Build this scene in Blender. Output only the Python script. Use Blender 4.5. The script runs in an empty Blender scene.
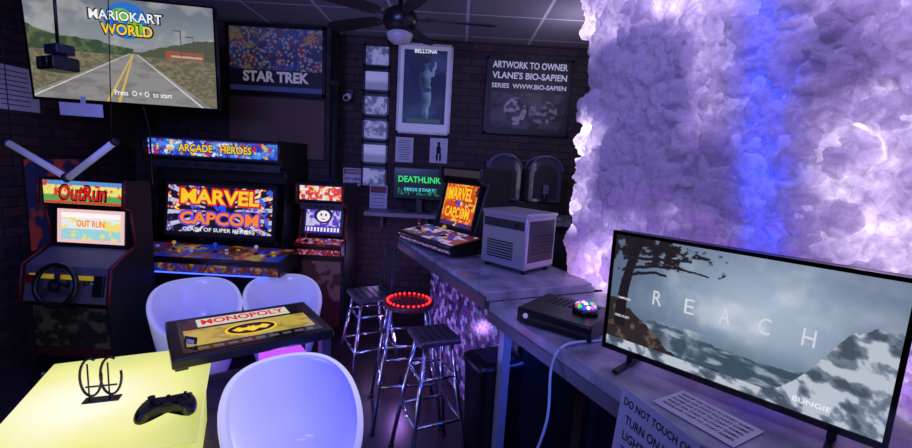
import bpy, bmesh, math, random
import numpy as np
from mathutils import Vector, Matrix
random.seed(4)
D2R=math.radians
scene=bpy.context.scene
COL=bpy.context.collection
try:
    scene.view_settings.view_transform='Standard'
except Exception: pass

# ------------------------------------------------------------------ helpers
def lin(c):
    c=np.asarray(c,dtype=float)
    return np.where(c<=0.04045,c/12.92,((np.maximum(c,0)+0.055)/1.055)**2.4)
def L3(r,g,b): 
    v=lin(np.array([r,g,b])/255.0); return (float(v[0]),float(v[1]),float(v[2]),1.0)
_m={}
def mat(name,rgb,rough=.5,metal=0.,em=None,es=0.,var=.15,nscale=14.,bump=0.,coat=0.):
    if name in _m: return _m[name]
    m=bpy.data.materials.new(name); m.use_nodes=True; nt=m.node_tree; N=nt.nodes
    b=N['Principled BSDF']
    tc=N.new('ShaderNodeTexCoord'); nz=N.new('ShaderNodeTexNoise'); nz.inputs['Scale'].default_value=nscale
    nz.inputs['Detail'].default_value=4
    nt.links.new(tc.outputs['Object'],nz.inputs['Vector'])
    rp=N.new('ShaderNodeValToRGB'); c=L3(*rgb)
    rp.color_ramp.elements[0].position=.3; rp.color_ramp.elements[1].position=.7
    rp.color_ramp.elements[0].color=(c[0]*(1-var),c[1]*(1-var),c[2]*(1-var),1)
    rp.color_ramp.elements[1].color=(min(1,c[0]*(1+var)),min(1,c[1]*(1+var)),min(1,c[2]*(1+var)),1)
    nt.links.new(nz.outputs['Fac'],rp.inputs['Fac']); nt.links.new(rp.outputs['Color'],b.inputs['Base Color'])
    b.inputs['Roughness'].default_value=rough; b.inputs['Metallic'].default_value=metal
    b.inputs['Coat Weight'].default_value=coat
    if em: 
        b.inputs['Emission Color'].default_value=L3(*em); b.inputs['Emission Strength'].default_value=es
    if bump:
        bp=N.new('ShaderNodeBump'); bp.inputs['Strength'].default_value=bump; bp.inputs['Distance'].default_value=.01
        nt.links.new(nz.outputs['Fac'],bp.inputs['Height']); nt.links.new(bp.outputs['Normal'],b.inputs['Normal'])
    _m[name]=m; return m
def vmat(name,strength,rough=.3,diffuse=False):
    if name in _m: return _m[name]
    m=bpy.data.materials.new(name); m.use_nodes=True; nt=m.node_tree; b=nt.nodes['Principled BSDF']
    a=nt.nodes.new('ShaderNodeAttribute'); a.attribute_name='Col'
    b.inputs['Roughness'].default_value=rough
    if diffuse: nt.links.new(a.outputs['Color'],b.inputs['Base Color'])
    else: b.inputs['Base Color'].default_value=(.01,.01,.012,1)
    if strength>0:
        nt.links.new(a.outputs['Color'],b.inputs['Emission Color']); b.inputs['Emission Strength'].default_value=strength
    _m[name]=m; return m

def grp(name,loc=(0,0,0),rz=0.):
    e=bpy.data.objects.new(name,None); COL.objects.link(e); e.empty_display_size=.1
    e.location=loc; e.rotation_euler=(0,0,rz); return e
def frame(loc,th=90.,rz=0.,ry=0.):
    return Matrix.Translation(loc)@Matrix.Rotation(D2R(rz),4,'Z')@Matrix.Rotation(D2R(th),4,'X')@Matrix.Rotation(D2R(ry),4,'Z')
def link(name,me,parent,fr=None):
    o=bpy.data.objects.new(name,me); COL.objects.link(o)
    if parent is not None: o.parent=parent
    if fr is not None: o.matrix_local=fr
    return o

class MB:
    def __init__(s,name,parent=None,fr=None): s.n=name;s.p=parent;s.fr=fr;s.bm=bmesh.new();s.mats=[]
    def mi(s,m):
        if m not in s.mats: s.mats.append(m)
        return s.mats.index(m)
    def _fin(s,verts,m,smooth=False):
        fs=set()
        for v in verts:
            for f in v.link_faces: fs.add(f)
        i=s.mi(m)
        for f in fs: f.material_index=i; f.smooth=smooth
    def box(s,c,d,m,rot=None,bev=0.):
        M=Matrix.Translation(c)
        if rot is not None: M=M@rot
        r=bmesh.ops.create_cube(s.bm,size=1.,matrix=M@Matrix.Diagonal((d[0],d[1],d[2],1)))
        vs=r['verts']
        if bev>0:
            es=set(e for v in vs for e in v.link_edges); i=s.mi(m)
            for f in set(f for v in vs for f in v.link_faces): f.material_index=i
            rb=bmesh.ops.bevel(s.bm,geom=list(es),offset=bev,segments=3,profile=.5,affect='EDGES',clamp_overlap=True)
            for f in rb['faces']: f.material_index=i; f.smooth=True
        else: s._fin(vs,m)
        return s
    def cyl(s,p0,p1,r0,m,r1=None,seg=20,smooth=True):
        p0=Vector(p0);p1=Vector(p1);d=p1-p0;l=d.length
        if l<1e-6: return s
        q=d.to_track_quat('Z','Y').to_matrix().to_4x4()
        M=Matrix.Translation((p0+p1)/2)@q
        r=bmesh.ops.create_cone(s.bm,cap_ends=True,segments=seg,radius1=r0,radius2=r0 if r1 is None else r1,depth=l,matrix=M)
        s._fin(r['verts'],m,smooth)
        for f in set(f for v in r['verts'] for f in v.link_faces):
            if len(f.verts)>4: f.smooth=False
        return s
    def sph(s,c,r,m,sc=(1,1,1),seg=20):
        M=Matrix.Translation(c)@Matrix.Diagonal((sc[0],sc[1],sc[2],1))
        q=bmesh.ops.create_uvsphere(s.bm,u_segments=seg,v_segments=seg//2,radius=r,matrix=M); s._fin(q['verts'],m,True); return s
    def prism(s,pts,x0,x1,m,smooth=False):
        a=[s.bm.verts.new((x0,y,z)) for y,z in pts]; b=[s.bm.verts.new((x1,y,z)) for y,z in pts]
        n=len(pts); fs=[s.bm.faces.new(a),s.bm.faces.new(b[::-1])]
        for i in range(n): fs.append(s.bm.faces.new((a[i],b[i],b[(i+1)%n],a[(i+1)%n])))
        i=s.mi(m)
        for f in fs: f.material_index=i
        if smooth:
            for f in fs[2:]: f.smooth=True
        return s
    def plan(s,pts,z0,z1,m):
        a=[s.bm.verts.new((x,y,z0)) for x,y in pts]; b=[s.bm.verts.new((x,y,z1)) for x,y in pts]
        n=len(pts); fs=[s.bm.faces.new(a[::-1]),s.bm.faces.new(b)]
        for i in range(n): fs.append(s.bm.faces.new((a[i],a[(i+1)%n],b[(i+1)%n],b[i])))
        i=s.mi(m)
        for f in fs: f.material_index=i
        return s
    def rings(s,rings,m,close=True,cap0=False,cap1=False,smooth=True,mats=None):
        i=s.mi(m); R=[[s.bm.verts.new(p) for p in r] for r in rings]; n=len(R[0])
        for j,(a,b) in enumerate(zip(R[:-1],R[1:])):
            ii=i if mats is None else s.mi(mats[j])
            for k in range(n if close else n-1):
                f=s.bm.faces.new((a[k],a[(k+1)%n],b[(k+1)%n],b[k])); f.material_index=ii; f.smooth=smooth
        if cap0: f=s.bm.faces.new(R[0][::-1]); f.material_index=i
        if cap1: f=s.bm.faces.new(R[-1]); f.material_index=i if mats is None else s.mi(mats[-1])
        return s
    def lathe(s,prof,m,c=(0,0,0),seg=28,cap=True,sy=1.):
        rs=[[(c[0]+r*math.cos(2*math.pi*k/seg),c[1]+sy*r*math.sin(2*math.pi*k/seg),c[2]+z) for k in range(seg)] for r,z in prof]
        return s.rings(rs,m,True,cap,cap)
    def tube(s,pts,r,m,seg=8,closed=False):
        pts=[Vector(p) for p in pts]; n=len(pts); rs=[]
        up=Vector((0,0,1)); prev=None
        for i in range(n):
            if closed: t=(pts[(i+1)%n]-pts[i-1]).normalized()
            else: t=(pts[min(i+1,n-1)]-pts[max(i-1,0)]).normalized()
            if prev is None:
                a=t.cross(up)
                if a.length<.05: a=t.cross(Vector((1,0,0)))
                a.normalize()
            else: a=(prev-t*prev.dot(t)).normalized()
            prev=a; b=t.cross(a)
            rs.append([tuple(pts[i]+a*r*math.cos(2*math.pi*k/seg)+b*r*math.sin(2*math.pi*k/seg)) for k in range(seg)])
        if closed: rs.append(rs[0]); return s.rings(rs,m,True)
        return s.rings(rs,m,True,True,True)
    def done(s,subsurf=0):
        me=bpy.data.meshes.new(s.n); bmesh.ops.recalc_face_normals(s.bm,faces=s.bm.faces[:]); s.bm.to_mesh(me); s.bm.free()
        for m in s.mats: me.materials.append(m)
        o=link(s.n,me,s.p,s.fr)
        if subsurf:
            md=o.modifiers.new('sub','SUBSURF'); md.levels=subsurf; md.render_levels=subsurf
        return o
def spline(pts,n=8):
    P=[Vector(p) for p in pts]; P=[2*P[0]-P[1]]+P+[2*P[-1]-P[-2]]; o=[]
    for i in range(1,len(P)-2):
        for k in range(n):
            t=k/n; a,b,c,d=P[i-1],P[i],P[i+1],P[i+2]
            o.append(.5*((2*b)+(c-a)*t+(2*a-5*b+4*c-d)*t*t+(-a+3*b-3*c+d)*t**3))
    o.append(P[-2]); return o

# ------------- numpy painting
def h2(ix,iy,s):
    v=np.sin(ix*127.1+iy*311.7+s*74.7)*43758.5453; return v-np.floor(v)
def vn(x,y,s=0):
    ix=np.floor(x);iy=np.floor(y);fx=x-ix;fy=y-iy; fx=fx*fx*(3-2*fx);fy=fy*fy*(3-2*fy)
    return (h2(ix,iy,s)*(1-fx)+h2(ix+1,iy,s)*fx)*(1-fy)+(h2(ix,iy+1,s)*(1-fx)+h2(ix+1,iy+1,s)*fx)*fy
def fbm(x,y,s=0,o=4):
    r=0;a=.5;t=0
    for k in range(o): r=r+a*vn(x*2**k,y*2**k,s+k*13);t+=a;a*=.5
    return r/t
def vn3(x,y,z,s=0):
    iz=np.floor(z);fz=z-iz;fz=fz*fz*(3-2*fz)
    return vn(x+iz*17,y+iz*5,s)*(1-fz)+vn(x+(iz+1)*17,y+(iz+1)*5,s)*fz
def worley(x,y,s=0):
    ix=np.floor(x);iy=np.floor(y);d=np.full(x.shape,9.)
    for a in(-1,0,1):
        for b in(-1,0,1):
            cx=ix+a+h2(ix+a,iy+b,s);cy=iy+b+h2(ix+a,iy+b,s+5)
            d=np.minimum(d,(x-cx)**2+(y-cy)**2)
    return np.sqrt(d)
def puff(x,y,s=0,k=7.):
    ix=np.floor(x);iy=np.floor(y);a_=np.zeros(x.shape)
    for a in(-2,-1,0,1,2):
        for b in(-2,-1,0,1,2):
            cx=ix+a+h2(ix+a,iy+b,s);cy=iy+b+h2(ix+a,iy+b,s+5); w=.6+.8*h2(ix+a,iy+b,s+9)
            a_+=np.exp(-k*((x-cx)**2+(y-cy)**2)/w)
    return np.clip(1+np.log(a_+1e-4)/k*1.15,0,1.25)
def sm(a,b,x):
    t=np.clip((x-a)/(b-a),0,1); return t*t*(3-2*t)
def C(*c): return np.array(c,float)/255.
def mix(img,col,m):
    m=np.asarray(m,float)[...,None]; return img*(1-m)+np.asarray(col)*m
def ell(u,v,cx,cy,rx,ry): return (((u-cx)/rx)**2+((v-cy)/ry)**2<1).astype(float)
def rect(u,v,a,b,c,d): return ((u>a)&(u<b)&(v>c)&(v<d)).astype(float)
def paint(name,parent,fr,w,h,nx,fn,m):
    ny=max(2,int(nx*h/w)); xs=np.linspace(0,1,nx);ys=np.linspace(0,1,ny); U,V=np.meshgrid(xs,ys)
    co=np.zeros((ny*nx,3)); co[:,0]=((U-.5)*w).ravel(); co[:,1]=((V-.5)*h).ravel()
    img=np.clip(fn(U*w/h,V),0,1).reshape(-1,3); c4=np.ones((ny*nx,4),np.float32); c4[:,:3]=lin(img)
    i=np.arange(nx*ny).reshape(ny,nx); q=np.stack([i[:-1,:-1],i[:-1,1:],i[1:,1:],i[1:,:-1]],-1).reshape(-1,4)
    me=bpy.data.meshes.new(name); me.from_pydata(co.tolist(),[],q.tolist())
    a=me.color_attributes.new('Col','FLOAT_COLOR','POINT'); a.data.foreach_set('color',c4.ravel()); me.materials.append(m)
    return link(name,me,parent,fr)
def txt(body,parent,fr,u,v,w,h,m,off=0.,z=.003,shear=0.,name='lettering'):
    c=bpy.data.curves.new('t','FONT'); c.body=body; c.size=1; c.align_x='CENTER'; c.align_y='CENTER'; c.offset=off; c.shear=shear; c.resolution_u=3
    o=bpy.data.objects.new('t',c); COL.objects.link(o); bpy.context.view_layer.update()
    me=bpy.data.meshes.new_from_object(o.evaluated_get(bpy.context.evaluated_depsgraph_get()))
    bpy.data.objects.remove(o); bpy.data.curves.remove(c)
    n=len(me.vertices); co=np.zeros(n*3); me.vertices.foreach_get('co',co); co=co.reshape(-1,3)
    mn=co.min(0);mx=co.max(0); cs=(mn+mx)/2; d=np.maximum(mx-mn,1e-6)
    sx=w/d[0]; sy=h/d[1] if h else sx
    co[:,0]=(co[:,0]-cs[0])*sx+u; co[:,1]=(co[:,1]-cs[1])*sy+v; co[:,2]=z
    me.vertices.foreach_set('co',co.ravel()); me.materials.clear(); me.materials.append(m); me.name=name
    return link(name,me,parent,fr)

# ------------------------------------------------------------------ materials
black=mat('black_plastic',(16,16,20),.35); blackm=mat('black_matte',(12,12,15),.7)
dgrey=mat('dark_grey',(44,44,52),.45); chrome=mat('chrome',(200,200,212),.18,1.,var=.05)
steel=mat('brushed_steel',(175,176,186),.35,.45,var=.08,nscale=40); white=mat('white_plastic',(215,215,220),.5)
paper=mat('paper',(205,205,215),.8,var=.05); ink=mat('ink',(20,20,25),.8)
screenglass=mat('bezel_gloss',(6,6,8),.12)
redp=mat('red_paint',(120,16,20),.4); wood=mat('dark_wood',(40,30,30),.5,nscale=6,var=.3)
wht_e=mat('white_glow',(20,20,20),.5,em=(240,240,245),es=1.); 
def em(name,rgb,s=1.): return mat(name,(10,10,10),.5,em=rgb,es=s)
yel_e=em('yellow_glow',(250,205,30),1.); red_e=em('red_glow',(215,30,35),1.); pur_e=em('purple_glow',(120,60,190),1.)
org_e=em('orange_glow',(250,130,30),1.); blk_e=mat('screen_black',(3,3,4),.3); grn_e=em('green_glow',(50,230,110),1.)
cyn_e=em('cyan_glow',(90,210,240),1.); blu_e=em('blue_glow',(40,70,235),1.2)
scr=vmat('screen_pixels',1.05,.18); scr_dim=vmat('marquee_print',.95,.3); prt=vmat('printed_art',0.,.4,True); prtg=vmat('deck_art',.25,.3,True)

def brickmat(name,c1,c2,mort,bump=.5):
    m=bpy.data.materials.new(name); m.use_nodes=True; nt=m.node_tree;N=nt.nodes;b=N['Principled BSDF'];K=nt.links.new
    tc=N.new('ShaderNodeTexCoord');sp=N.new('ShaderNodeSeparateXYZ');ad=N.new('ShaderNodeMath');cb=N.new('ShaderNodeCombineXYZ')
    K(tc.outputs['Object'],sp.inputs[0]);K(sp.outputs[0],ad.inputs[0]);K(sp.outputs[1],ad.inputs[1]);K(ad.outputs[0],cb.inputs[0]);K(sp.outputs[2],cb.inputs[1])
    bk=N.new('ShaderNodeTexBrick');K(cb.outputs[0],bk.inputs['Vector']);bk.inputs['Scale'].default_value=1
    bk.inputs['Brick Width'].default_value=.21;bk.inputs['Row Height'].default_value=.072;bk.inputs['Mortar Size'].default_value=.006
    bk.inputs['Color1'].default_value=L3(*c1);bk.inputs['Color2'].default_value=L3(*c2);bk.inputs['Mortar'].default_value=L3(*mort)
    nz=N.new('ShaderNodeTexNoise');nz.inputs['Scale'].default_value=9;K(tc.outputs['Object'],nz.inputs['Vector'])
    mx=N.new('ShaderNodeMixRGB');mx.blend_type='MULTIPLY';mx.inputs[0].default_value=.6
    K(bk.outputs['Color'],mx.inputs[1]);K(nz.outputs['Color'],mx.inputs[2]);K(mx.outputs[0],b.inputs['Base Color'])
    b.inputs['Roughness'].default_value=.75
    bp=N.new('ShaderNodeBump');bp.inputs['Strength'].default_value=bump;bp.inputs['Distance'].default_value=.012;bp.invert=True
    K(bk.outputs['Fac'],bp.inputs['Height']);K(bp.outputs['Normal'],b.inputs['Normal']); return m
brick=brickmat('dark_brick',(84,58,56),(52,40,46),(34,28,34))
def tilemat():
    m=bpy.data.materials.new('ceiling_tiles'); m.use_nodes=True; nt=m.node_tree;N=nt.nodes;b=N['Principled BSDF'];K=nt.links.new
    tc=N.new('ShaderNodeTexCoord');bk=N.new('ShaderNodeTexBrick');K(tc.outputs['Object'],bk.inputs['Vector']);bk.offset=0
    bk.inputs['Scale'].default_value=1;bk.inputs['Brick Width'].default_value=.61;bk.inputs['Row Height'].default_value=.61;bk.inputs['Mortar Size'].default_value=.012
    bk.inputs['Color1'].default_value=L3(150,150,155);bk.inputs['Color2'].default_value=L3(135,135,142);bk.inputs['Mortar'].default_value=L3(225,225,230)
    nz=N.new('ShaderNodeTexNoise');nz.inputs['Scale'].default_value=60;K(tc.outputs['Object'],nz.inputs['Vector'])
    mx=N.new('ShaderNodeMixRGB');mx.blend_type='MULTIPLY';mx.inputs[0].default_value=.35
    K(bk.outputs['Color'],mx.inputs[1]);K(nz.outputs['Color'],mx.inputs[2]);K(mx.outputs[0],b.inputs['Base Color']);b.inputs['Roughness'].default_value=.9
    return m
ceilm=tilemat()
def floormat():
    m=bpy.data.materials.new('floor_planks'); m.use_nodes=True; nt=m.node_tree;N=nt.nodes;b=N['Principled BSDF'];K=nt.links.new
    tc=N.new('ShaderNodeTexCoord');bk=N.new('ShaderNodeTexBrick');K(tc.outputs['Object'],bk.inputs['Vector'])
    bk.inputs['Scale'].default_value=1;bk.inputs['Brick Width'].default_value=.9;bk.inputs['Row Height'].default_value=.14;bk.inputs['Mortar Size'].default_value=.003
    bk.inputs['Color1'].default_value=L3(66,54,54);bk.inputs['Color2'].default_value=L3(46,38,42);bk.inputs['Mortar'].default_value=L3(12,10,12)
    K(bk.outputs['Color'],b.inputs['Base Color']);b.inputs['Roughness'].default_value=.3; return m
floorm=floormat()

# ------------------------------------------------------------------ bar frame
E0=Vector((-.42,3.38,0)); SD=Vector((.417,-.909,0)); ND=Vector((.909,.417,0)); BRZ=math.atan2(-.909,.417)
def E(s,n,z=0.): return E0+SD*s+ND*n+Vector((0,0,z))

# ------------------------------------------------------------------ room
CZ=2.82
P1=E(1.25,.95);P2=E(4.6,.95)
MB('floor').box((-.5,1.6,-.05),(6.6,6.4,.1),floorm).done()
MB('ceiling').box((-.5,1.6,CZ+.05),(6.6,6.4,.1),ceilm).done()
MB('wall_left').box((-3.2,1.5,CZ/2),(.1,5.6,CZ),brick).done()
MB('wall_back').plan([(-3.25,4.2),(-1.25,4.2),(-1.25,4.45),(1.9,4.45),(1.9,4.6),(-3.25,4.6)],0,CZ,brick).done()
plaster=mat('dark_plaster',(40,36,46),.8)
MB('wall_right').plan([(1.8,4.45),(1.8,3.2),(P1.x,P1.y),(P2.x,P2.y),(P2.x+.15,P2.y),(P1.x+.2,P1.y),(1.9,3.2),(1.9,4.45)],0,CZ,plaster).done()
MB('wall_front').box((-.4,-1.35,CZ/2),(5.8,.1,CZ),plaster).done()
w=MB('trim_corner_pipe'); w.cyl((-1.21,4.16,0),(-1.21,4.16,CZ),.035,blackm); w.box((-1.21,4.16,1.4),(.09,.09,.04),blackm); w.box((-1.21,4.16,2.3),(.09,.09,.04),blackm); w.done()

# ------------------------------------------------------------------ cotton cloud
def fastmesh(name,co,faces,col,m,parent):
    me=bpy.data.meshes.new(name); nv=len(co); nf,k=faces.shape
    me.vertices.add(nv); me.vertices.foreach_set('co',co.astype(np.float32).ravel())
    me.loops.add(nf*k); me.loops.foreach_set('vertex_index',faces.astype(np.int32).ravel())
    me.polygons.add(nf); me.polygons.foreach_set('loop_start',(np.arange(nf)*k).astype(np.int32)); 
    me.update(calc_edges=True)
    me.polygons.foreach_set('use_smooth',np.ones(nf,bool)); 
    c4=np.ones((nv,4),np.float32); c4[:,:3]=col
    a=me.color_attributes.new('Col','FLOAT_COLOR','POINT'); a.data.foreach_set('color',c4.ravel()); me.materials.append(m); me.validate(); return link(name,me,parent)
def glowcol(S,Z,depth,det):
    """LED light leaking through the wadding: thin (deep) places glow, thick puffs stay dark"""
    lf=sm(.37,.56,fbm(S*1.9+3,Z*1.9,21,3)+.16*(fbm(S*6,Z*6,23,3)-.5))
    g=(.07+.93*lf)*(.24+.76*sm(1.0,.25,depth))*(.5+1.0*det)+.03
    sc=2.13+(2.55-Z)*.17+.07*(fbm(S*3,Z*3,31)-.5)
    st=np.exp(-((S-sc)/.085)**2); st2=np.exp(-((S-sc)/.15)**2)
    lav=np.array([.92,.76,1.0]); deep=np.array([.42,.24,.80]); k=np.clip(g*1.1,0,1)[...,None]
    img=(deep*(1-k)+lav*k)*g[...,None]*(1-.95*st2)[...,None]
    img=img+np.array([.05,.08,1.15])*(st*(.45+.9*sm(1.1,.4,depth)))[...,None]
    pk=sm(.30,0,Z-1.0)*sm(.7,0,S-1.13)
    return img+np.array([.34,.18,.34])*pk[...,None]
def cloud():
    g=grp('cotton_cloud_wall_decor',E0,BRZ)
    m=bpy.data.materials.new('cotton_wadding'); m.use_nodes=True; nt=m.node_tree;N=nt.nodes;b=N['Principled BSDF'];K=nt.links.new
    at=N.new('ShaderNodeAttribute');at.attribute_name='Col'
    b.inputs['Specular IOR Level'].default_value=0; b.inputs['Sheen Weight'].default_value=.5
    tc=N.new('ShaderNodeTexCoord');nz_=N.new('ShaderNodeTexNoise');nz_.inputs['Scale'].default_value=26;nz_.inputs['Detail'].default_value=10;nz_.inputs['Roughness'].default_value=.68;nz_.inputs['Distortion'].default_value=.6
    K(tc.outputs['Object'],nz_.inputs['Vector']);bp=N.new('ShaderNodeBump');bp.inputs['Strength'].default_value=.8;bp.inputs['Distance'].default_value=.035
    K(nz_.outputs['Fac'],bp.inputs['Height']);K(bp.outputs['Normal'],b.inputs['Normal'])
    mr=N.new('ShaderNodeMapRange');K(nz_.outputs['Fac'],mr.inputs[0]);mr.inputs[1].default_value=.32;mr.inputs[2].default_value=.68;mr.inputs[3].default_value=.42;mr.inputs[4].default_value=1.3
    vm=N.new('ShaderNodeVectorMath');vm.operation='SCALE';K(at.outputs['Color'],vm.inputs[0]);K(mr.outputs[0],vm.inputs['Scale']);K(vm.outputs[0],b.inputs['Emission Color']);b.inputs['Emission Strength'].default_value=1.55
    b.inputs['Base Color'].default_value=(.46,.42,.54,1);b.inputs['Roughness'].default_value=1
    try: m.cycles.emission_sampling='NONE'
    except Exception: pass
    nx,nz=560,400; s=np.linspace(1.14,3.75,nx); z=np.linspace(.985,CZ-.005,nz); S,Z=np.meshgrid(s,z)
    b1=puff(S*3.6,Z*3.6,11);b2=puff(S*8,Z*8,12);b3=puff(S*18,Z*18,13);fz=fbm(S*45,Z*45,15,3)
    h=.10*b1+.06*b2+.03*b3+.018*fz
    t=np.clip((S-1.14)/.30,0,1); base=.82+.16*(1-np.sqrt(np.clip(1-(1-t)**2,0,1)))
    tb=np.clip((Z-.985)/.12,0,1); base=base+.05*(1-np.sqrt(1-(1-tb)**2))
    N_=base-h*(np.sqrt(t)*.7+.3); ss=S-(.05*b2+.05*b1+.03*b3)*(1-t)
    dep=(.10*b1+.06*b2+.03*b3+.02*fz)/.20
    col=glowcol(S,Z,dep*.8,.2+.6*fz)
    i=np.arange(nx*nz).reshape(nz,nx); q=np.stack([i[:-1,:-1],i[:-1,1:],i[1:,1:],i[1:,:-1]],-1).reshape(-1,4)
    fastmesh('wadding_sheet',np.stack([ss,N_,Z],-1).reshape(-1,3),q,col.reshape(-1,3),m,g)
    def ico(n):
        bm=bmesh.new(); bmesh.ops.create_icosphere(bm,subdivisions=n,radius=1); v=np.array([list(x.co) for x in bm.verts]); f=np.array([[x.index for x in p.verts] for p in bm.faces]); bm.free(); return v,f
    T=[ico(5),ico(4)]
    rg=np.random.RandomState(5); cen=[]
    tries=0
    while len(cen)<120 and tries<4000:
        tries+=1; cs=rg.uniform(1.16,3.7); cz=rg.uniform(1.04,2.78)
        mk=float(fbm(np.array([cs*1.9]),np.array([cz*1.9]),61,3)[0])
        if mk<.42: continue
        if any((cs-a)**2+(cz-b_)**2<.12**2 for a,b_ in cen): continue
        cen.append((cs,cz))
    V=[];Fc=[];Cc=[];off=0
    for cs,cz in cen:
        R0=rg.uniform(.07,.135); n=rg.randint(3,7)
        items=[(cs,cz,R0,.72)]+[(cs+rg.normal(0,R0*.9),cz+rg.normal(0,R0*.75),R0*rg.uniform(.45,.8),.72+rg.uniform(-.35,.35)*R0) for _ in range(n)]
        for (x,zc,r,nn) in items:
            if zc-r*.7<.99 or zc+r*.9>CZ-.01: continue
            tt=min(1,max(0,(x-1.14)/.3)); nn=nn+.08*(1-tt)
            v,f=T[0] if r>.10 else T[1]
            q=v*r*np.array([1.12,.8,1])+np.array([x,nn,zc])
            def bil3(fr,sd): return 1-2*np.abs(vn3(q[:,0]*fr,q[:,2]*fr,q[:,1]*fr,sd)-.5)*1.0
            n1=bil3(14,1);n2=bil3(30,2);n3=bil3(62,3);n4=bil3(125,4)
            d=(n1-.6)*.050+(n2-.6)*.030+(n3-.6)*.015+(n4-.6)*.008
            P=q+v*d[:,None]; P[:,1]=np.minimum(P[:,1],.93); P[:,2]=np.clip(P[:,2],.985,CZ-.005)
            front=(.80-P[:,1])/.20
            dep=front*.95-.05+.25*np.clip(-v[:,1],0,1)
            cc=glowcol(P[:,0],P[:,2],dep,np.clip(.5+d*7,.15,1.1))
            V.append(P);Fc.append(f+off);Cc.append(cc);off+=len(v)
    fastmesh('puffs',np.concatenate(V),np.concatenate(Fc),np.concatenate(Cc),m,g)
cloud()

# ------------------------------------------------------------------ bar counter
g=grp('bar_counter',E0,BRZ)
marble=mat('grey_marble',(150,152,166),.25,nscale=7,var=.45); edge=mat('counter_edge',(80,80,92),.4)
b=MB('countertop',g); b.box((.72,.32,1.0),(1.5,.68,.05),marble,bev=.006); b.box((2.65,.37,.95),(2.36,.76,.05),marble,bev=.006)
b.box((.72,-.015,.965),(1.48,.03,.06),edge);b.box((2.65,.0,.905),(2.36,.03,.05),edge); b.done()
b=MB('frame',g)
for s_ in(1.535,2.45,3.4): b.box((s_,.06,.465),(.045,.045,.93),steel); b.box((s_,.7,.465),(.045,.045,.93),dgrey)
b.box((2.6,.7,.46),(2.3,.03,.9),blackm); b.box((.73,.45,.49),(1.36,.4,.96),blackm); b.box((2.5,.06,.12),(1.9,.03,.03),dgrey)
b.done()
me=bpy.data.meshes.new('hex_mosaic'); vs=[];fs=[];cc=[]; R=.026
rng=random.Random(2); r_=0; zz=.03
pal=[(185,175,200),(135,125,150),(100,90,115),(230,220,240),(160,100,165),(80,75,95)]
while zz<.95:
    ss=.05+(R*.866 if r_%2 else 0)
    while ss<1.4:
        i0=len(vs)
        for k in range(6): vs.append((ss+R*.92*math.sin(k*math.pi/3),.245,zz+R*.92*math.cos(k*math.pi/3)))
        fs.append(tuple(range(i0,i0+6))); c=L3(*rng.choice(pal)); cc+= [c]*6
        ss+=R*1.732
    zz+=R*1.5; r_+=1
me.from_pydata(vs,[],fs); a=me.color_attributes.new('Col','FLOAT_COLOR','POINT'); a.data.foreach_set('color',np.array(cc,np.float32).ravel()); me.materials.append(vmat('hex_tiles',.0,.2,True)); link('hex_mosaic',me,g)

# ------------------------------------------------------------------ televisions
def tv(name,loc,rz,w,h,fn,tilt=90,nx=340):
    g=grp(name,loc,rz); F=frame((0,0,0),tilt)
    b=MB('housing',g,F); t=.012
    b.box((0,0,-.03),(w+.02,h+.02,.05),black,bev=.008); b.box((0,-.02,-.065),(w*.6,h*.5,.04),black,bev=.01)
    b.box((0,h/2+t/2,0),(w+2*t,t,.012),screenglass);b.box((0,-h/2-t*.8,0),(w+2*t,t*1.6,.012),screenglass)
    b.box((-w/2-t/2,0,0),(t,h,.012),screenglass);b.box((w/2+t/2,0,0),(t,h,.012),screenglass);b.done()
    paint('picture',g,F@Matrix.Translation((0,0,.001)),w,h,nx,fn,scr); return g,F
def kart(u,v):
    f=fbm(u*5,v*6,3); img=np.ones(u.shape+(3,))*C(138,144,150)
    img=mix(img,C(104,114,126),sm(.6,1.,v)*.9); img=mix(img,C(196,192,186),sm(.5,.75,f)*sm(.5,.6,v)*.5)
    hl=.50+.20*fbm(u*4,u*0,4)*sm(1.0,.1,u)+.04; img=mix(img,C(58,76,54),(v<hl)&(u<.95)); img=mix(img,C(92,106,72),((v<hl)&(u<.95))*sm(.4,.7,fbm(u*22,v*22,6)))
    hr=.50+.16*sm(1.0,1.7,u)+.05*fbm(u*10,u*0,9); img=mix(img,C(80,86,66),(v<hr)&(u>=.95)); 
    img=mix(img,C(150,86,56),rect(u,v,1.25,1.62,.46,.55)); img=mix(img,C(178,172,160),rect(u,v,1.3,1.6,.49,.51))
    gd=(v<.47); img=mix(img,C(100,96,76),gd); img=mix(img,C(132,122,92),gd*sm(.4,.7,fbm(u*30,v*60,8)))
    t=(.5-v)/.5; xl=.93-t*1.05; xr=.97+t*.70; rd=(v<.49)&(u>xl)&(u<xr); img=mix(img,C(142,140,138),rd); img=mix(img,C(108,106,106),rd*sm(.45,.7,fbm(u*8,v*25,12))*.6)
    for k in(.44,.50):
        xc=xl+(xr-xl)*k; img=mix(img,C(215,180,80),rd&(abs(u-xc)<.005+.009*t))
    for k in(.05,.95):
        xc=xl+(xr-xl)*k; img=mix(img,C(215,210,200),rd&(abs(u-xc)<.005+.008*t))
    for k in range(3):
        x=1.40+.12*k; img=mix(img,C(80,78,76),rect(u,v,x,x+.008,.5,.76-.05*k)); img=mix(img,C(80,78,76),rect(u,v,x-.07,x,.745-.05*k,.755-.05*k))
    return img*.95
g,F=tv('television',(-2.30,3.02,2.25),D2R(9),1.14,.66,kart,94)
def disc(b,cx,cy,rx,ry,z,m,n=28):
    i=b.mi(m); f=b.bm.faces.new([b.bm.verts.new((cx+rx*math.cos(2*math.pi*k/n),cy+ry*math.sin(2*math.pi*k/n),z)) for k in range(n)]); f.material_index=i
b=MB('globe',g,F)
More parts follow.
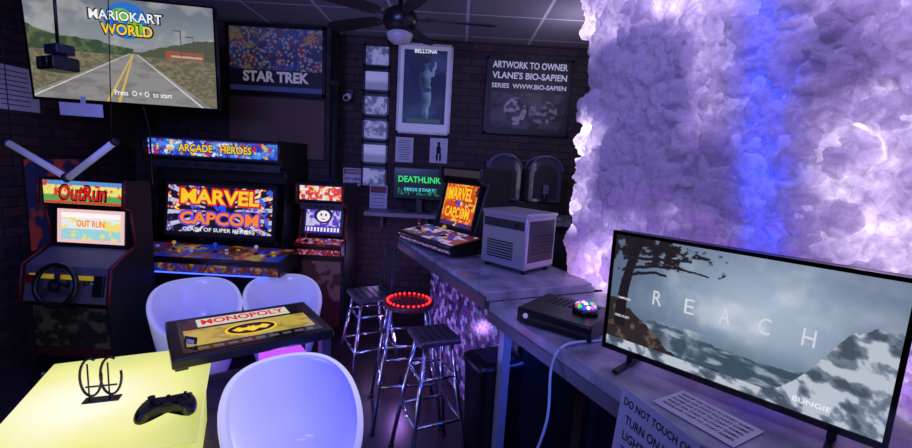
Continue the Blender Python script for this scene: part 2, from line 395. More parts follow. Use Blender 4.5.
disc(b,.03,.20,.135,.115,.003,em('ocean',(40,110,200))); disc(b,.0,.23,.06,.045,.0035,em('land',(110,190,60))); disc(b,.08,.16,.05,.05,.0036,em('land2',(110,190,60))); b.done()
txt('MARIOKART',g,F,.03,.225,.46,.075,blk_e,.05,.005); txt('MARIOKART',g,F,.03,.225,.44,.06,wht_e,.015,.006)
txt('WORLD',g,F,.03,.14,.33,.085,blk_e,.06,.005); txt('WORLD',g,F,.03,.14,.31,.068,yel_e,.02,.006)
txt('Press  O + O  to start',g,F,.10,-.265,.36,.035,wht_e,.01,.005)
b=MB('mount',g); b.box((0,.12,.05),(.1,.12,.1),dgrey); b.box((0,.35,.05),(.06,.5,.05),dgrey); b.cyl((0,.2,.05),(0,.2,CZ-2.25),.025,dgrey); b.done()
b=MB('paper_notice',g,frame((-.27,-.02,-.40),92)); b.box((0,0,0),(.26,.085,.002),paper); b.done()
b=MB('tape',g,frame((-.27,-.0,-.35),90)); b.box((0,0,0),(.03,.08,.002),paper); b.done()
b=MB('cable',g); b.tube(spline([(.05,.05,-.25),(.08,.1,-.5),(.06,.15,-.8),(.03,.2,-.9)]),.006,black); b.done()

def reach(u,v):
    n=fbm(u*4,v*4,41); img=np.ones(u.shape+(3,))*C(84,100,128)
    gl=np.exp(-(((u-1.1)/.70)**2+((v-.60)/.5)**2)); img=mix(img,C(172,190,212),gl*.95); img=mix(img,C(218,222,232),sm(.45,.8,n)*gl*.7)
    r1=.42+.12*fbm(u*5,u*0,43)-.10*np.abs(u-.7); img=mix(img,C(94,116,136),(v<r1)*sm(.0,.3,r1-v)*.8)
    r2=.26+.10*fbm(u*7,u*0,44)-.05*sm(.3,1.2,u); img=mix(img,C(62,80,98),(v<r2)); img=mix(img,C(146,162,178),(v<r2)*sm(.5,.75,fbm(u*7,v*26,45)))
    img=mix(img,C(215,218,226),(v<.34)*np.exp(-((u-.62)/.12)**2)*sm(.4,.7,fbm(u*10,v*5,57))*.7)
    r3=.36*sm(.72,0,u)+.12*fbm(u*9,u*0,46); img=mix(img,C(46,38,38),v<r3); img=mix(img,C(104,86,72),(v<r3)*sm(.55,.75,fbm(u*18,v*18,47)))
    r4=.08+.66*sm(1.18,1.72,u)*(.8+.35*fbm(u*8,u*0,48)); tx=fbm(u*13+v*5,v*14,49,5); img=mix(img,C(108,122,140),(v<r4)); img=mix(img,C(190,198,210),(v<r4)*sm(.45,.6,tx)); img=mix(img,C(64,74,86),(v<r4)*sm(.44,.32,tx)*.8)
    ca=np.exp(-(((u-.18)/.50)**2+((v-.95)/.20)**2)); lf=fbm(u*20,v*24,50,5)+.55*ca; img=mix(img,C(34,28,30),sm(.78,.90,lf)*(ca>.10))
    tr=(np.abs(u-.10-.25*(v-.3)**2)<.028+.02*(1-v)+.01*fbm(v*12,v*0,3))&(v>.2); img=mix(img,C(30,24,26),tr)
    for a0,b0,c0,e0 in((.70,.45,.5,.75),(.80,.20,.1,.62),(.62,.75,1.3,.45)):
        br=(np.abs(v-a0-b0*(u-.1)+c0*(u-.1)**2+.02*(fbm(u*14,u*0,5)-.5))<.012*(1.3-u))&(u<e0)&(u>.08); img=mix(img,C(34,28,30),br)
    return img*.95
g,F=tv('television',tuple(Vector((.815,1.226,1.232))),D2R(-46.2),.72,.40,reach,91,420)
lt=em('title_grey',(226,227,234),.85)
for k,ch in enumerate('REACH'): txt(ch,g,F,-.20+.098*k,.01,.028,.048,lt,-.0,.003)
txt('BUNGIE',g,F,.22,-.165,.08,.014,wht_e,.01,.003); txt('CAMPAIGN',g,F,-.31,-.02,.045,.008,wht_e,.01,.003);txt('PRESS START',g,F,-.31,-.085,.05,.008,wht_e,.01,.003)
b=MB('feet',g)
for sx in(-.27,.27):
    b.box((sx,.02,-.240),(.02,.03,.08),black); b.box((sx,.0,-.247),(.02,.2,.012),black,bev=.003)
b.done()

# ------------------------------------------------------------------ arcade machines
def arcade(name,loc,rz,W,H,D,m0,m1,s0,s1,sw,dz,dd,dw,dt,fM,fS,fD,trim,players,fL=None,z0=0.,tilt=.06,ov=-.07):
    g=grp(name,loc,rz); hw=W/2
    b=MB('cabinet',g)
    pr=[(0,z0),(D,z0),(D,H),(ov,H),(ov,m0-.02),(ov*.2+tilt,m0-.05 if ov>-.05 else m0-.07),(tilt+.03,s1),(-.0,dz+.03),(-.02,dz)]
    for x in(-hw,hw-.022): b.prism(pr,x,x+.022,blackm)
    for x in(-hw-.004,hw-.02):
        for (y0,za),(y1,zb) in zip(pr[3:],pr[4:]): b.cyl((x+.012,y0,za),(x+.012,y1,zb),.010,trim,seg=8)
    b.box((0,(D+tilt+.06)/2,(z0+H)/2),(W-.044,D-tilt-.06,H-z0-.01),blackm)
    b.box((0,.02,z0+(dz-z0)/2),(W-.044,.04,dz-z0-.02),black)
    b.box((0,ov+.07,(m0+m1)/2),(W-.046,.09,m1-m0+.03),black)
    if ov<-.05:
        b.box((0,.03,m0-.06),(W-.046,.1,.06),dgrey)
        for k in range(-2,3): b.box((k*W*.12,-.025,m0-.06),(W*.06,.004,.02),blackm)
    b.done()
    paint('marquee',g,frame((0,ov+.02,(m0+m1)/2),90),W-.06,m1-m0,200,fM,scr_dim)
    h=s1-s0; th=90-math.degrees(math.atan2(tilt,h)); F=frame((0,tilt/2+.005,(s0+s1)/2),th)
    b=MB('bezel',g,F); b.box((0,0,-.03),(W-.046,h+.06,.04),screenglass)
    for sx in(-1,1): b.box((sx*(sw/2+.008),0,-.004),(.014,h+.03,.014),black)
    b.box((0,h/2+.008,-.004),(sw+.03,.014,.014),black);b.box((0,-h/2-.008,-.004),(sw+.03,.014,.014),black);b.done()
    paint('screen',g,F,sw,h-.01,220,fS,scr)
    b=MB('control_deck',g); b.prism([(.03,dz+.035),(.03,dz-dt),(-dd+.02,dz-dt),(-dd,dz-.02),(-dd+.01,dz)],-dw/2,dw/2,black); b.cyl((-dw/2,-dd+.005,dz-.01),(dw/2,-dd+.005,dz-.01),.012,trim,seg=10)
    pc=[redp,yel_b,blu_b,wht_b]
    for k in range(players):
        cx=(k-(players-1)/2)*dw/players
        y=-dd*.5; z=dz+.035*(dd+y)/dd+.004; x=cx-dw/players*.28
        b.cyl((x,y,z-.01),(x,y,z+.004),.02,blackm); b.cyl((x,y,z),(x,y,z+.05),.004,chrome,seg=8); b.sph((x,y,z+.058),.016,pc[k%4],seg=12)
        for i in range(3):
            for j in range(2):
                xx=cx+dw/players*(-.08+.13*i); yy=-dd*(.62-.25*j)+ .01*i; z=dz+.035*(dd+yy)/dd+.002
                b.cyl((xx,yy,z),(xx,yy,z+.008),min(.014,dw/players*.055),pc[(k+i+j)%4],seg=12)
    b.done()
    L=math.hypot(dd,.035); paint('deck_art',g,frame((0,-dd/2+.005,dz+.0195),math.degrees(math.atan2(.035,dd))),dw-.02,L-.02,160,fD,prtg)
    paint('deck_front_art',g,frame((0,-dd+.008,dz-dt/2-.008),97),dw-.03,max(.03,dt-.03),140,fD,prtg)
    if fL is not None: paint('front_art',g,frame((0,-.002,z0+(dz-z0)*.45),90),W-.08,(dz-z0)*.7,120,fL,prtg)
    return g,F
yel_b=mat('yellow_button',(230,190,40),.3,em=(230,190,40),es=.25);blu_b=mat('blue_button',(40,70,210),.3,em=(40,70,220),es=.35);wht_b=mat('white_button',(220,220,230),.3,em=(200,200,230),es=.2)
def mvc_marq(u,v):
    img=np.ones(u.shape+(3,))*C(35,60,190); n=fbm(u*3,v*3,61); img=mix(img,C(70,150,240),sm(.4,.7,n)); img=mix(img,C(225,235,250),sm(.6,.72,fbm(u*5,v*4,62)))
    img=mix(img,C(200,40,60),sm(.62,.7,fbm(u*6,v*5,65))); img=mix(img,C(240,190,60),sm(.66,.72,fbm(u*6,v*5,68))); img=mix(img,C(20,20,70),(v<.1)|(v>.92)); return img
def mvc_scr(u,v):
    A=u.max(); uu=u-A/2;vv=v-.5; ang=np.arctan2(vv,uu); img=np.ones(u.shape+(3,))*C(22,20,48)
    img=mix(img,C(190,190,210),(np.sin(ang*26)>.45)*(np.abs(uu)>.28)); n=fbm(u*13,v*15,71,2); img=mix(img,C(215,60,40),sm(.6,.66,n)*(np.abs(uu)>.5)); img=mix(img,C(250,220,150),sm(.68,.73,n)*(np.abs(uu)>.4)); img=mix(img,C(60,90,210),sm(.62,.66,fbm(u*14,v*9,74))*(np.abs(uu)>.4))
    img=mix(img,C(12,10,20),(v<.08)|(v>.95)|(u<.04)|(u>A-.04)); return img
def orange_scr(u,v):
    A=u.max(); img=np.ones(u.shape+(3,))*C(196,74,26); n=fbm(u*6,v*6,171); img=mix(img,C(244,170,50),sm(.45,.65,n)); img=mix(img,C(90,26,30),sm(.58,.7,fbm(u*8,v*9,173))); img=mix(img,C(60,40,110),(v<.14)); img=mix(img,C(250,210,120),sm(.66,.72,fbm(u*9,v*9,175))); return mix(img,C(14,10,18),(v<.05)|(v>.96)|(u<.04)|(u>A-.04))
def mvc_deck(u,v):
    n=fbm(u*4,v*3,81); img=np.ones(u.shape+(3,))*C(90,50,30); img=mix(img,C(220,120,30),sm(.45,.6,n)); img=mix(img,C(240,200,70),sm(.58,.66,n)); img=mix(img,C(50,80,200),sm(.5,.6,fbm(u*3,v*3,85))); img=mix(img,C(170,30,40),sm(.6,.66,fbm(u*6,v*5,88))); return img*.8
g,F=arcade('arcade_cabinet',(-2.02,3.6,0),0,1.12,1.73,.56,1.56,1.71,.885,1.345,.93,.79,.36,1.34,.12,mvc_marq,mvc_scr,mvc_deck,black,4)
def mvc_logo(g,F,w,h,small=False):
    txt('MARVEL',g,F,0,h*.25,w*.76,h*.34,red_e,.09,.004); txt('MARVEL',g,F,0,h*.25,w*.72,h*.27,yel_e,.03,.006)
    txt('CAPCOM',g,F,0,-h*.15,w*.76,h*.30,pur_e if not small else red_e,.10,.004); txt('CAPCOM',g,F,0,-h*.15,w*.72,h*.23,org_e if not small else yel_e,.03,.006)
    txt('VS',g,F,0,h*.045,w*.12,h*.11,blu_e,.08,.007)
    if not small: txt('CLASH OF SUPER HEROES',g,F,0,-h*.36,w*.66,h*.07,wht_e,.01,.006)
mvc_logo(g,F,.93,.46)
Fm=frame((0,-.05,1.635),90); txt('ARCADE   HEROES',g,Fm,.02,0,.62,.075,blk_e,.06,.004); txt('ARCADE   HEROES',g,Fm,.02,0,.60,.06,yel_e,.02,.006)
b=MB('led_strip',g); b.cyl((-.56,-.30,.655),(.56,-.30,.655),.008,em('blue_led',(40,60,255),7.)); b.done()

def pac_marq(u,v):
    img=np.ones(u.shape+(3,))*C(225,60,60); img=mix(img,C(240,230,235),sm(.5,.6,fbm(u*4,v*4,91))); img=mix(img,C(250,200,60),sm(.62,.68,fbm(u*5,v*5,93))); return img
def pac_scr(u,v):
    A=u.max(); img=np.ones(u.shape+(3,))*C(190,185,225); img=mix(img,C(90,60,190),sm(.45,.55,fbm(u*9,v*9,96))); img=mix(img,C(30,24,60),ell(u,v,A/2,.60,.30,.26)); img=mix(img,C(235,225,240),ell(u,v,A/2,.58,.22,.19)); img=mix(img,C(30,24,60),ell(u,v,A/2-.08,.63,.03,.05)); img=mix(img,C(30,24,60),ell(u,v,A/2+.08,.63,.03,.05)); img=mix(img,C(210,40,80),ell(u,v,A/2,.48,.06,.02)); img=mix(img,C(60,30,150),(v<.24)); img=mix(img,C(230,225,250),(v<.2)&(v>.06)&(((u*9)%1)<.6)); img=mix(img,C(40,25,90),(u<.05)|(u>A-.05)|(v>.95)); return img
def pac_deck(u,v):
    img=np.ones(u.shape+(3,))*C(170,30,35); return mix(img,C(230,190,190),sm(.55,.65,fbm(u*5,v*5,99)))
arcade('arcade_cabinet',(-1.185,3.76,0),0,.42,1.39,.4,1.25,1.37,.94,1.215,.33,.87,.13,.42,.1,pac_marq,pac_scr,pac_deck,redp,1,lambda u,v: mix(np.ones(u.shape+(3,))*C(50,14,20),C(90,60,70),sm(.55,.6,fbm(u*4,v*4,101))))

g,F=arcade('bartop_arcade_machine',(-.02,3.07,1.026),D2R(-53.1),.50,.58,.30,.515,.565,.135,.48,.40,.09,.26,.66,.06,lambda u,v: np.ones(u.shape+(3,))*C(50,44,56),orange_scr,lambda u,v: mix(mix(np.ones(u.shape+(3,))*C(130,50,60),C(235,225,235),sm(.5,.6,fbm(u*4,v*5,111))),C(60,60,170),sm(.58,.66,fbm(u*5,v*6,113))),dgrey,2,tilt=.07,ov=.03)
mvc_logo(g,F,.40,.34,True)

def racer():
    g=grp('racing_arcade_cabinet',(-2.60,3.0,0)); W=.60
    b=MB('cabinet',g); pr=[(-.20,0),(.21,0),(.21,1.38),(-.04,1.38),(-.06,1.2),(.0,1.17),(.03,.92),(-.2,.80),(-.24,.55)]
    for x in(-W/2,W/2-.02): b.prism(pr,x,x+.02,blackm)
    for (y0,za),(y1,zb) in zip(pr[3:],pr[4:]):
        b.cyl((W/2,y0,za),(W/2,y1,zb),.008,redp,seg=8);b.cyl((-W/2,y0,za),(-W/2,y1,zb),.008,redp,seg=8)
    b.box((0,.13,.69),(W-.04,.14,1.36),blackm); b.box((0,-.0,1.28),(W-.04,.06,.18),black); b.box((0,-.10,.36),(W-.04,.16,.7),black)
    b.prism([(.03,.9),(-.19,.8),(-.235,.56),(.05,.52)],-W/2+.02,W/2-.02,mat('dash_grey',(92,88,96),.5)); b.done()
    def mq(u,v):
        img=np.ones(u.shape+(3,))*C(240,225,120); img=mix(img,C(90,170,90),v<.35+.1*fbm(u*5,v,1)); img=mix(img,C(210,70,50),rect(u,v,0,9,.02,.12)); img=mix(img,C(90,150,220),(v>.8)); img=mix(img,C(220,60,50),sm(.6,.68,fbm(u*7,v*5,3))); return img
    Fm=frame((0,-.035,1.285),90); paint('marquee',g,Fm,W-.05,.16,160,mq,scr_dim)
    txt('OutRun',g,Fm,.0,.0,.34,.12,blk_e,.05,.003,.2); txt('OutRun',g,Fm,0,0,.32,.10,red_e,.02,.005,.2)
    F=frame((0,.012,1.04),85); b=MB('bezel',g,F); b.box((0,0,-.02),(W-.05,.30,.03),black); b.done()
    def sc(u,v):
        A=u.max(); img=np.ones(u.shape+(3,))*C(235,190,190); i2=rect(u,v,.12,A-.12,.1,.9); img=mix(img,C(225,228,232),i2); img=mix(img,C(150,205,215),i2*(v<.42)); img=mix(img,C(235,215,120),i2*sm(.52,.6,fbm(u*6,v*9,5))); img=mix(img,C(250,240,240),i2*(v>.75)); return img
    paint('screen',g,F,.48,.24,150,sc,scr); txt('OUT RUN',g,F,0,.02,.2,.05,org_e,.03,.003)
    Fd=frame((0,-.215,.68),78); b=MB('steering_wheel',g,Fd); n=40
    b.tube([(.135*math.cos(2*math.pi*k/n),.135*math.sin(2*math.pi*k/n),.075) for k in range(n)],.017,black,10,True)
    b.cyl((0,0,0),(0,0,.06),.03,dgrey); b.cyl((0,0,.06),(0,0,.085),.045,black)
    for a in(90,210,330): b.box((.068*math.cos(D2R(a)),.068*math.sin(D2R(a)),.07),(.13,.032,.012),dgrey,Matrix.Rotation(D2R(a),4,'Z'))
    b.cyl((0,0,.085),(0,0,.09),.02,dgrey); b.done()
    b=MB('shifter',g,Fd); b.box((.23,.0,.01),(.07,.14,.02),black,bev=.005); b.cyl((.23,.01,.02),(.23,.03,.10),.006,chrome); b.sph((.23,.03,.11),.018,black); b.box((-.23,.03,.01),(.08,.05,.02),redp,bev=.004)
    b.box((.0,.05,.0),(.50,.03,.01),yel_b); b.done()
    paint('front_art',g,frame((0,-.183,.33),90),.54,.36,120,lambda u,v: mix(mix(np.ones(u.shape+(3,))*C(40,40,34),C(96,90,56),sm(.45,.6,fbm(u*4,v*5,21))),C(70,24,26),v<.2),prt)
    b=MB('pedals',g); b.box((-.06,-.28,.06),(.07,.14,.02),steel,Matrix.Rotation(D2R(-35),4,'X')); b.box((.08,-.28,.06),(.07,.14,.02),steel,Matrix.Rotation(D2R(-35),4,'X')); b.box((.01,-.24,.02),(.4,.2,.04),blackm); b.done()
racer()

# ------------------------------------------------------------------ LED furniture
def glowmat(name,c0,c1,st,axis=2,a=0.,bb=1.,base=(200,200,210),nsc=1.5,mid=None,radial=None,rough=.3):
    m=bpy.data.materials.new(name); m.use_nodes=True; nt=m.node_tree;N=nt.nodes;b=N['Principled BSDF'];K=nt.links.new
    tc=N.new('ShaderNodeTexCoord');sp=N.new('ShaderNodeSeparateXYZ')
    mr=N.new('ShaderNodeMapRange');mr.inputs[1].default_value=a;mr.inputs[2].default_value=bb
    if radial is None:
        K(tc.outputs['Object'],sp.inputs[0]);K(sp.outputs[axis],mr.inputs[0])
    else:
        vd=N.new('ShaderNodeVectorMath');vd.operation='DISTANCE';K(tc.outputs['Object'],vd.inputs[0]);vd.inputs[1].default_value=radial;K(vd.outputs['Value'],mr.inputs[0])
    nz=N.new('ShaderNodeTexNoise');nz.inputs['Scale'].default_value=nsc;K(tc.outputs['Object'],nz.inputs['Vector'])
    ad=N.new('ShaderNodeMath');K(mr.outputs[0],ad.inputs[0]);K(nz.outputs['Fac'],ad.inputs[1])
    sb=N.new('ShaderNodeMath');sb.operation='SUBTRACT';K(ad.outputs[0],sb.inputs[0]);sb.inputs[1].default_value=.5
    rp=N.new('ShaderNodeValToRGB');rp.color_ramp.elements[0].color=L3(*c0);rp.color_ramp.elements[1].color=L3(*c1);K(sb.outputs[0],rp.inputs[0])
    if mid: e_=rp.color_ramp.elements.new(.5); e_.color=L3(*mid)
    K(rp.outputs[0],b.inputs['Emission Color']);b.inputs['Emission Strength'].default_value=st;b.inputs['Base Color'].default_value=L3(*base);b.inputs['Roughness'].default_value=rough
    return m
TA=math.atan2(-.9,.44)
tabm=glowmat('led_table_glow',(255,253,222),(172,186,70),1.0,1,.06,.66,base=(110,106,90),nsc=1.4,mid=(240,238,140),radial=(.05,-.10,.45))
TC=(-1.544,1.865,0); g=grp('led_table',TC,TA)   # local x = long axis toward the viewer
b=MB('body',g); b.box((0,0,.225),(.87,.66,.45),tabm,bev=.035); b.done()
b=MB('top',g); b.box((0,0,.46),(.95,.74,.022),tabm,bev=.010); b.done()
b=MB('feet',g); 
for x in(-.4,.4):
    for y in(-.25,.25): b.cyl((x,y,0),(x,y,.02),.03,dgrey)
b.done()
TT=.4715
def chair(loc,rz,m,m2,sc=1.,zs=1.,name='bucket_chair'):
    g=grp(name,loc,rz); b=MB('shell',g); n=56; rings=[]
    def rim(th):
        k=(1+math.sin(th))/2; k=k**.8; k=k*k*(3-2*k); return .43+.30*k
    def ring(f): return [(sc*f(2*math.pi*k/n)[0],sc*f(2*math.pi*k/n)[1],sc*zs*f(2*math.pi*k/n)[2]) for k in range(n)]
    def P(r,z,th,e=1.): return (r*math.cos(th)*1.04,r*math.sin(th)*.98,z)
    rings.append(ring(lambda t:P(.17,0,t))); rings.append(ring(lambda t:P(.195,.01,t)))
    for q in(.12,.3,.5,.7,.85,.95,1.): rings.append(ring(lambda t,q=q:P(.20+.115*q**.75,rim(t)*q,t)))
    rings.append(ring(lambda t:P(.305,rim(t)+.014,t))); rings.append(ring(lambda t:P(.280,rim(t)+.010,t))); no=len(rings)-1
    for q in(.95,.8,.55,.3,.12,0): rings.append(ring(lambda t,q=q:P(.17+.100*q**.6,.375+(rim(t)-.375)*q,t)))
    rings.append(ring(lambda t:P(.10,.365,t))); rings.append(ring(lambda t:P(.02,.362,t)))
    b.rings(rings,m,True,True,True,mats=[m if j<no else m2 for j in range(len(rings)-1)]); b.done(1); return g
ch1=glowmat('led_chair_glow',(30,36,200),(190,188,226),.36,2,.15,.62,rough=.15,base=(215,215,222))  # LED glow, with form shading painted as a ramp, bluer towards the floor
ch1i=glowmat('led_chair_inside',(60,64,200),(170,170,222),.30,2,.3,.70,rough=.15,base=(215,215,222))
ch2=glowmat('led_chair_glow_near',(60,64,225),(232,230,245),.52,2,.20,.72,rough=.15)
ch2i=glowmat('led_chair_inside_near',(222,222,240),(66,72,238),.46,0,-.20,.26,base=(190,190,225),rough=.15)  # ramp across the seat paints blue light falling on the white shell
chair((-1.81,2.93,0),D2R(37),ch1,ch1i,.90); chair((-1.30,3.20,0),D2R(30),ch1,ch1i,.88)
chair((-.600,1.59,0),D2R(38),ch2,ch2i,.84,1.22)
pm=em('violet_led',(190,80,235),1.2)
b=MB('led_cube_stool'); b.box((-1.12,2.74,.17),(.26,.26,.34),pm,Matrix.Rotation(D2R(37),4,'Z'),bev=.03); b.done()

g=grp('touchscreen_game_table',(-1.27,2.6,0),D2R(36.9))
b=MB('top',g); b.box((0,0,.515),(.87,.62,.06),black,bev=.012); b.done()
b=MB('legs',g)
for x in(-.39,.39):
    for y in(-.26,.26): b.prism([(y-.03,0),(y+.03,0),(y+.035,.49),(y-.035,.49)],x-.03,x+.03,dgrey)
b.box((0,.26,.12),(.75,.025,.04),dgrey); b.box((-.39,0,.12),(.03,.5,.04),dgrey);b.box((.39,0,.12),(.03,.5,.04),dgrey); b.done()
def mono(u,v):
    A=u.max(); img=np.ones(u.shape+(3,))*C(14,14,18); bd=rect(u,v,.05,A-.05,.16,.64); img=mix(img,C(205,178,80),bd); img=mix(img,C(130,108,55),bd*sm(.5,.7,fbm(u*6,v*6,8))*.5)
    img=mix(img,C(225,222,205),rect(u,v,.20,A-.20,.70,.97)); img=mix(img,C(90,90,95),rect(u,v,.1,A-.1,.04,.11)*((u*7)%1<.7))
    return img
F=frame((0,0,.5475),0); paint('screen',g,F,.76,.52,200,mono,vmat('mono_screen',.8,.15))
txt('MONOPOLY',g,F,0,.175,.50,.09,red_e,.03,.003); 
b=MB('bat_emblem',g,F); disc(b,0,-.05,.15,.095,.002,yel_e); disc(b,0,-.05,.135,.082,.0025,blk_e)
i=b.mi(yel_e); pts=[(-.11,-.0),(-.07,.035),(-.05,.015),(-.025,.012),(-.015,.035),(0,.02),(.015,.035),(.025,.012),(.05,.015),(.07,.035),(.11,0),(.075,-.04),(.04,-.025),(0,-.06),(-.04,-.025),(-.075,-.04)]
f=b.bm.faces.new([b.bm.verts.new((x,y-.05,.003)) for x,y in pts]); f.material_index=i; b.done()

g=grp('menu_holder',(-1.58,1.83,TT),D2R(20)); b=MB('loops',g)
for x in(-.038,.038):
    b.tube([(x+.040*math.cos(t),.0,.115+.09*math.sin(t)) for t in [math.pi*2*(k/36)+math.pi*.35 for k in range(32)]],.0055,black)
    b.cyl((x-.01,0,0),(x-.01,0,.18),.0035,black,seg=8)
b.box((0,0,.004),(.14,.05,.008),black,bev=.003); b.box((-.0,0,.07),(.12,.007,.006),black); b.done()
g=grp('game_controller',(-1.235,1.765,TT),D2R(28)); b=MB('shell',g); KS=1.35
half=[(0,.045),(.03,.047),(.055,.05),(.072,.04),(.082,.01),(.088,-.03),(.083,-.062),(.068,-.072),(.054,-.06),(.042,-.03),(.028,-.018),(0,-.018)]
out=half+[(-x,y) for x,y in half[-2:0:-1]]
def off(s_,z,dy=0): return [(x*s_,y*s_+dy,z) for x,y in out]
b.rings([off(.90,.004),off(1.0,.014),off(1.0,.026),off(.93,.036),off(.80,.041)],black,True,True,True)
b.done(1)
b=MB('controls',g)
for x,y in((-.045,.02),(.022,-.004)): b.cyl((x,y,.036),(x,y,.050),.007,dgrey); b.cyl((x,y,.049),(x,y,.054),.011,black)
b.box((-.022,-.004,.043),(.024,.008,.006),dgrey);b.box((-.022,-.004,.043),(.008,.024,.006),dgrey)
for dx,dy in((0,.012),(0,-.012),(.012,0),(-.012,0)): b.cyl((.048+dx,.02+dy,.038),(.048+dx,.02+dy,.046),.005,dgrey)
b.cyl((0,.03,.04),(0,.03,.0445),.006,dgrey); b.box((-.05,.05,.022),(.035,.014,.014),dgrey,bev=.004);b.box((.05,.05,.022),(.035,.014,.014),dgrey,bev=.004); b.done()
g.scale=(KS,KS,KS)
b=MB('ticket_card',None,frame((-1.46,2.29,TT+.06),78,-10)); b.box((0,0,0),(.08,.11,.003),dgrey); b.box((0,.03,.003),(.05,.02,.001),paper); b.box((0,-.056,0),(.09,.012,.03),black); b.done()

# ------------------------------------------------------------------ counter items
g=grp('countertop_ice_maker',(.385,2.60,1.026),D2R(-46)); b=MB('body',g)
b.box((0,0,.18),(.34,.29,.31),steel,bev=.012); b.box((0,0,.34),(.35,.30,.022),steel,bev=.008)
for x in(-.14,.14):
    for y in(-.11,.11): b.cyl((x,y,0),(x,y,.03),.014,black)
for k in range(7): b.box((-.02,-.146,.075+.016*k),(.2,.004,.007),black)
b.box((.0,-.147,.28),(.30,.004,.05),dgrey); b.box((.171,0,.19),(.004,.24,.24),dgrey)
for k in range(6): b.box((.174,0,.12+.02*k),(.004,.18,.008),black)
b.box((-.171,0,.19),(.004,.2,.22),dgrey); b.cyl((.1,-.15,.28),(.1,-.155,.28),.012,black)
b.done()
g=grp('game_console',(.505,1.80,.976),D2R(-38)); b=MB('case',g); b.box((0,0,.038),(.33,.30,.065),black,bev=.008); b.box((0,-.151,.035),(.3,.003,.012),dgrey); b.cyl((-.12,-.15,.042),(-.12,-.1545,.042),.011,wht_b)
for k in range(9): b.box((-.1+.025*k,.06,.071),(.012,.1,.002),blackm)
for x in(-.13,.13):
    for y in(-.12,.12): b.cyl((x,y,0),(x,y,.01),.012,dgrey)
b.done()
g=grp('led_puck_light',(.57,1.76,1.0475)); b=MB('base',g); b.lathe([(.0,0),(.052,0),(.056,.01),(.05,.018),(.0,.019)],black); b.done()
b=MB('dome',g)
cols=[em('pk_%d'%i,c,1.3) for i,c in enumerate([(255,60,60),(60,255,90),(70,90,255),(240,240,255),(255,80,220),(80,220,255)])]
b.lathe([(.045,.018),(.040,.026),(.02,.032),(.001,.034)],em('puck_core',(70,60,160),1.))
for k in range(12): b.sph((.036*math.cos(k*.5236),.036*math.sin(k*.5236),.03),.009,cols[k%6],seg=8)
b.sph((0,0,.034),.010,cols[3],seg=8)
b.done()
g=grp('paper_sign',E(2.47,-.022,.86),BRZ); Fp=frame((0,0,0),90,0,-4); b=MB('sheet',g,Fp); b.box((0,0,0),(.26,.26,.002),paper); b.done()
for k,t in enumerate(['DO NOT TOUCH QR','TURN ON LED','LIGHTS UNTIL','TABLE SERVED']): txt(t,g,Fp,0 if k==0 else -.01,.09-.052*k,.23 if k==0 else .18,.030,ink,.02,.002)
g=grp('paper_sign',(.735,1.13,.978),D2R(-60)); b=MB('sheet',g); b.box((0,0,.001),(.23,.15,.002),paper); b.done()
for k in range(5): txt('PLEASE ASK STAFF TO START GAMES',g,frame((0,0,.002),0),0,.05-.024*k,.2,.012,ink,.01,.001)
b=MB('power_cable'); b.tube(spline([tuple(E(2.02,.2,.981)),tuple(E(2.02,.02,.983)),tuple(E(2.02,-.035,.90)),tuple(E(2.04,-.05,.7)),tuple(E(1.97,-.06,.45)),tuple(E(1.90,-.10,.2)),tuple(E(1.75,-.12,.012)),tuple(E(1.6,-.2,.01))]),.005,mat('white_cable',(190,200,230),.4,em=(80,120,220),es=.12)); b.done()

# ------------------------------------------------------------------ stools
def stool(loc,rz,h,lit,name='bar_stool',back=False,w=.32):
    g=grp(name,loc,rz); b=MB('frame',g); hw=w/2; 
    for x in(-1,1):
        for y in(-1,1): b.cyl((x*(hw+.05),y*(hw+.05),0),(x*(hw-.045),y*(hw-.045),h-.02),.012,chrome,seg=12); b.cyl((x*(hw+.05),y*(hw+.05),0),(x*(hw+.05),y*(hw+.05),.015),.017,black)
    for z in(.28,.52):
        q=hw+.05-.095*z/h
        for x0,y0,x1,y1 in((-q,-q,q,-q),(q,-q,q,q),(q,q,-q,q),(-q,q,-q,-q)): b.cyl((x0,y0,z),(x1,y1,z),.009,chrome,seg=10)
    b.done()
    b=MB('seat',g)
    if lit:
        b.lathe([(0,h-.03),(hw*.95,h-.03),(hw,h-.02),(hw,h-.002),(hw*.94,h+.004),(hw*.4,h+.001),(0,h)],mat('stool_seat',(110,40,44),.4),seg=40)
        for k in range(6): b.sph((hw*.4*math.cos(k*1.047),hw*.4*math.sin(k*1.047),h+.003),.008,mat('seat_perforation',(20,10,10),.6),(1,1,.3),10)
    else:
        b.box((0,0,h-.012),(w,w,.035),mat('stool_metal',(95,90,100),.35,.6),bev=.012)
        for k in range(5): b.box((0,-hw*.7+k*hw*.35,h+.0065),(w*.8,.012,.003),dgrey)
    b.done()
    if lit:
        b=MB('led_ring',g); m=em('red_led',(255,30,30),5.)
        for k in range(26): b.sph((hw*.84*math.cos(k/26*6.2832),hw*.84*math.sin(k/26*6.2832),h+.007),.0075,m,seg=8)
        b.done()
    if back:
        b=MB('backrest',g); q=hw-.03
        b.tube(spline([(-q,q,h-.02),(-q,q+.04,h+.25),(-q,q+.05,h+.33),(q,q+.05,h+.33),(q,q+.04,h+.25),(q,q,h-.02)],5),.011,dgrey)
        for k in(-.5,0,.5): b.cyl((k*q*1.2,q+.01,h),(k*q*1.2,q+.05,h+.33),.006,dgrey,seg=8)
        b.done()
stool((-.27,2.62,0),D2R(12),.76,True); stool((-.085,2.20,0),BRZ,.73,False,w=.23); stool((-.60,3.05,0),D2R(-60),.66,False,back=True,w=.28)
g=grp('trash_can',tuple(E(1.40,.085)),BRZ); b=MB('body',g)
